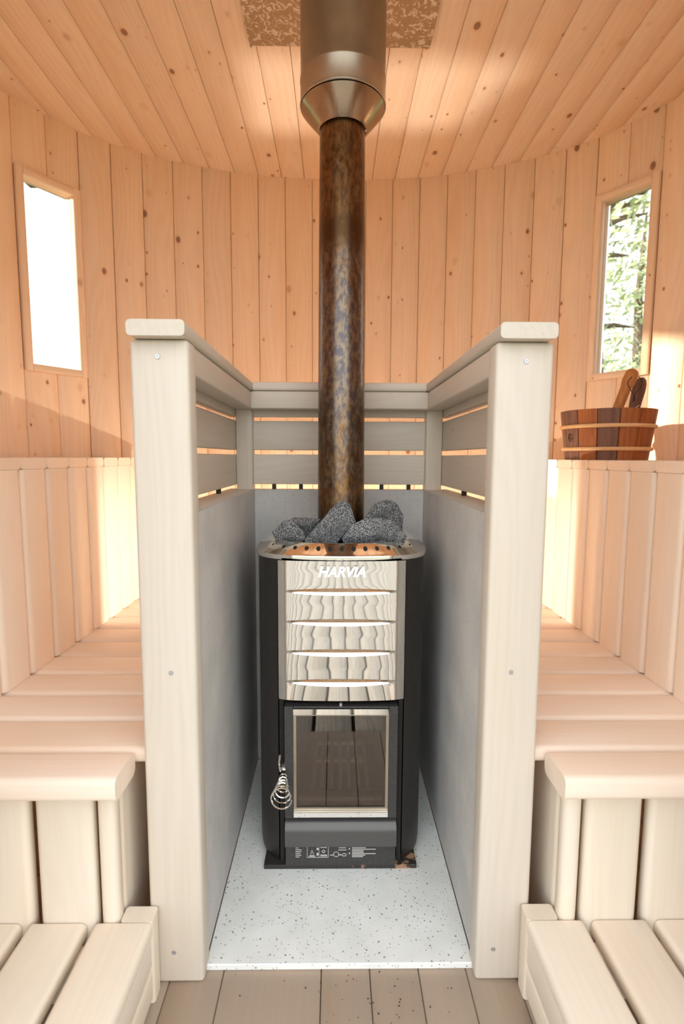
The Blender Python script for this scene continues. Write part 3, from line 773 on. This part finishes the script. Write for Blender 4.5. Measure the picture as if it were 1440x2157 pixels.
# ------------------------------------------------------------------ flue
FL = empty('stove_pipe', (.003, 1.27, .66), 'heat-stained brown steel stove pipe rising into a wider grey flue', 'pipe')
def rel(v): return Vector(v)-FL.location
bm = bmesh.new(); LEAN = .07/.93
lathe(bm, [(.0570, .66), (.0566, 1.0), (.0558, 1.4), (.0545, 1.66), (.0545, 1.70)], .003, 1.27, 64, LEAN)
p_ = link('lower_pipe', finish(bm, 'pipe', True), M['pipe']); p_.parent = FL; p_.location = -FL.location
bm = bmesh.new(); lathe(bm, [(.0565, 1.686), (.062, 1.690), (.0985, 1.7325), (.1, 1.7345)], .004, 1.342, 64)
p_ = link('cone', finish(bm, 'cone', True), M['cone']); p_.parent = FL; p_.location = -FL.location
bm = bmesh.new(); lathe(bm, [(.0985, 1.7375), (.1005, 1.7370), (.1022, 1.738), (.1025, 1.741), (.1010, 1.743), (.1010, 1.789), (.1022, 1.791), (.1022, 1.795), (.1010, 1.797), (.1010, 1.9985)], .004, 1.342, 64)
p_ = link('outer_flue', finish(bm, 'flue', True), M['flue']); p_.parent = FL; p_.location = -FL.location
bm = bmesh.new(); box_bm(bm, -.243, .238, 1.16, 1.518, 1.9995, 2.0085)
tag(link('ceiling_plate', finish(bm, 'plate'), M['spangle']), 'spangled galvanised steel plate on the ceiling around the flue', 'plate')

# ------------------------------------------------------------------ bucket and its tools
BX, BY = .815, 1.60
B = empty('bucket', (BX, BY, .9055), 'reddish wooden stave bucket with two pale hoops on the right upper bench', 'bucket')
NS = 14; BH = .146
for k in range(NS):
    a0, a1 = 2*pi*k/NS+.01, 2*pi*(k+1)/NS-.01
    bm = bmesh.new(); vs_ = []
    for z, r_ in ((0, .1145), (BH, .1325)):
        for rr_ in (r_-.012, r_):
            for j in range(5):
                a = a0+(a1-a0)*j/4; vs_.append(bm.verts.new((rr_*cos(a), rr_*sin(a), z)))
    I = lambda z, q_, j: vs_[z*10+q_*5+j]
    for j in range(4):
        bm.faces.new((I(0, 1, j), I(0, 1, j+1), I(1, 1, j+1), I(1, 1, j))); bm.faces.new((I(0, 0, j), I(1, 0, j), I(1, 0, j+1), I(0, 0, j+1)))
        bm.faces.new((I(1, 0, j), I(1, 1, j), I(1, 1, j+1), I(1, 0, j+1))); bm.faces.new((I(0, 0, j), I(0, 0, j+1), I(0, 1, j+1), I(0, 1, j)))
    for j in (0, 4): bm.faces.new((I(0, 0, j), I(0, 1, j), I(1, 1, j), I(1, 0, j)))
    kd = 'walnut' if k in (1, 3, 6, 7, 9) else 'cedar'
    link('stave', finish(bm, 'stave'), wood(kd, 'z'), B)
bm = bmesh.new(); lathe(bm, [(.001, .012), (.1035, .012)], n=36); link('bucket_bottom', finish(bm, 'bot'), wood('walnut', 'x'), B)
for z, r_ in ((.032, .1190), (.098, .1272)):
    bm = bmesh.new(); lathe(bm, [(r_+.0058*cos(a*pi/4)+.0015, z+.0058*sin(a*pi/4)) for a in range(8)], n=48, closed=True)
    link('hoop', finish(bm, 'hoop', True), wood('hoop', 'x'), B)
# burnt emblem on the stave at the left
ang = radians(191)
bm = bmesh.new()
def onb(u, v): # u along the surface, v height
    r_ = .1145+.018*v/BH+.0006; a = ang+u/.122
    return (r_*cos(a), r_*sin(a), v)
tube(bm, [onb(.0095*cos(i*pi/10), .066+.0125*sin(i*pi/10)) for i in range(21)], .0007, 4, False)
tube(bm, [onb(.0052*cos(.7+i*.42), .068+.0062*sin(.7+i*.42)) for i in range(12)], .0012, 4)
tube(bm, [onb(.0052, .063), onb(.001, .0645)], .001, 4)
link('burnt_emblem', finish(bm, 'emblem'), M['burn'], B)

LD = empty('ladle', (.80, 1.575, .925), 'light wooden ladle handle with a dark cord leaning in the bucket', 'ladle')
bm = bmesh.new()
pts = [(.787, 1.590, .925), (.815, 1.585, 1.0), (.836, 1.583, 1.060), (.849, 1.582, 1.10), (.857, 1.582, 1.122), (.8625, 1.582, 1.138), (.873, 1.582, 1.163), (.8765, 1.582, 1.170)]
tube(bm, [Vector(p)-LD.location for p in pts], [.013, .014, .0145, .0150, .0155, .0190, .0185, .014], 20)
link('ladle_handle', finish(bm, 'handle', True), wood('handle', 'z'), LD)
bm = bmesh.new(); lathe(bm, [(.0005, .0), (.025, .002), (.036, .012), (.0395, .03), (.037, .03), (.033, .013), (.0005, .003)], n=28)
o = link('ladle_bowl', finish(bm, 'bowl', True), wood('handle', 'x'), LD); o.location = (-.025, .012, -.005)
bm = bmesh.new()
top = Vector((.868, 1.558, 1.146))
cp = [(.860, 1.560, 1.150), (.846, 1.556, 1.133), (.852, 1.553, 1.115), (.864, 1.552, 1.095), (.866, 1.552, 1.088), (.868, 1.553, 1.098), (.885, 1.556, 1.118), (.893, 1.564, 1.135), (.890, 1.574, 1.150), (.882, 1.580, 1.155)]
sm = []
for i in range(len(cp)-1):
    p0, p1, p2, p3 = [Vector(cp[max(0, min(len(cp)-1, i+j))]) for j in (-1, 0, 1, 2)]
    for k in range(6):
        t = k/6; sm.append(.5*((2*p1)+(-p0+p2)*t+(2*p0-5*p1+4*p2-p3)*t*t+(-p0+3*p1-3*p2+p3)*t**3)-LD.location)
tube(bm, sm, .0011, 6)
tube(bm, [Vector(p)-LD.location for p in ((.866, 1.552, 1.092), (.8655, 1.552, 1.084), (.865, 1.552, 1.076))], [.002, .0032, .0015], 6)
link('hanging_cord', finish(bm, 'cord', True), M['cord'], LD)

PD = empty('scoop', (.913, 1.62, .925), 'dark brown flat wooden handle standing in the bucket behind the ladle', 'scoop')
bm = bmesh.new(); rows = []
for z, x, w_ in ((.925, .887, .013), (1.0, .898, .013), (1.055, .905, .014), (1.085, .910, .0165), (1.115, .916, .0185), (1.135, .919, .018), (1.148, .9205, .0145), (1.155, .9215, .006)):
    rows.append([Vector((x+dx*w_, 1.62+dy, z))-PD.location for dx, dy in ((-1, -.006), (-.6, -.010), (.6, -.010), (1, -.006), (1, .006), (.6, .010), (-.6, .010), (-1, .006))])
R_ = [[bm.verts.new(p) for p in r] for r in rows]
for a, b in zip(R_, R_[1:]):
    for i in range(8): bm.faces.new((a[i], a[(i+1) % 8], b[(i+1) % 8], b[i]))
bm.faces.new(R_[0]); bm.faces.new(R_[-1])
link('scoop_handle', finish(bm, 'paddle', True), wood('walnut', 'z'), PD)
bm = bmesh.new(); tube(bm, [Vector(p)-PD.location for p in ((.884, 1.606, 1.050), (.897, 1.606, 1.060), (.914, 1.607, 1.072))], .0009, 5)
link('thin_string', finish(bm, 'string'), M['white'], PD)

# ------------------------------------------------------------------ outside
DK = empty('deck', (0, -2.2, -.06), 'grey weathered board deck outside the open doorway', 'deck')
for k in range(26):
    x = -1.82+k*.145
    board('deck_board', (x, x+.131, -4.2, .41, -.09, -.06), 'deck', 'y', DK, .004, 'x', 2)
bm = bmesh.new(); box_bm(bm, -60, 60, -60, 60, -.30, -.20)
tag(link('ground', finish(bm, 'ground'), M['grass']), 'green meadow around the sauna cabin', 'ground')
def tree(x, y, h, r_, seed, label, nl=5000):
    rd = random.Random(seed); T = empty('tree', (x, y, -.2), label, 'tree', 'trees outside')
    bm = bmesh.new(); tube(bm, [(0, 0, 0), (.05, .02, h*.35), (-.04, .05, h*.7), (0, 0, h*.95)], [.16, .13, .08, .02], 10)
    for k in range(14):
        a = rd.uniform(0, 2*pi); z = h*rd.uniform(.15, .85); l_ = r_*rd.uniform(.5, .95)*(1.1-z/h)
        tube(bm, [(0, 0, z), (l_*.5*cos(a), l_*.5*sin(a), z+.12*l_), (l_*cos(a), l_*sin(a), z+.1*l_)], [.05, .03, .01], 6)
    link('trunk', finish(bm, 'trunk', True), M['bark'], T)
    bm = bmesh.new()
    cl = []
    for k in range(90):
        z = h*rd.uniform(.08, 1); rr_ = r_*(1.15-z/h)**.7*sqrt(rd.random()); a = rd.uniform(0, 2*pi); cl.append((Vector((rr_*cos(a), rr_*sin(a), z)), rd.uniform(.25, .5)))
    for k in range(nl):
        c, cr = rd.choice(cl); d = Vector((rd.gauss(0, 1), rd.gauss(0, 1), rd.gauss(0, .7)))*cr*.6
        p = c+d; sz = rd.uniform(.035, .08); u = Vector((rd.gauss(0, 1), rd.gauss(0, 1), rd.gauss(0, 1))).normalized(); v = u.orthogonal().normalized()
        bm.faces.new([bm.verts.new(p+u*sz), bm.verts.new(p+v*sz*.5), bm.verts.new(p-u*sz), bm.verts.new(p-v*sz*.5)])
    f = link('foliage', finish(bm, 'foliage'), M['leaf'], T); f['kind'] = 'stuff'
tree(3.1, 6.5, 5.6, 1.4, 2, 'leafy tree seen through the right window, nearest to it')
tree(6.4, 11.3, 6.5, 1.9, 5, 'leafy tree farther off beyond the nearest tree')
tree(6.6, 7.9-.6, 3.0, .8, 8, 'low bushy tree at the right of the window view', 3500)
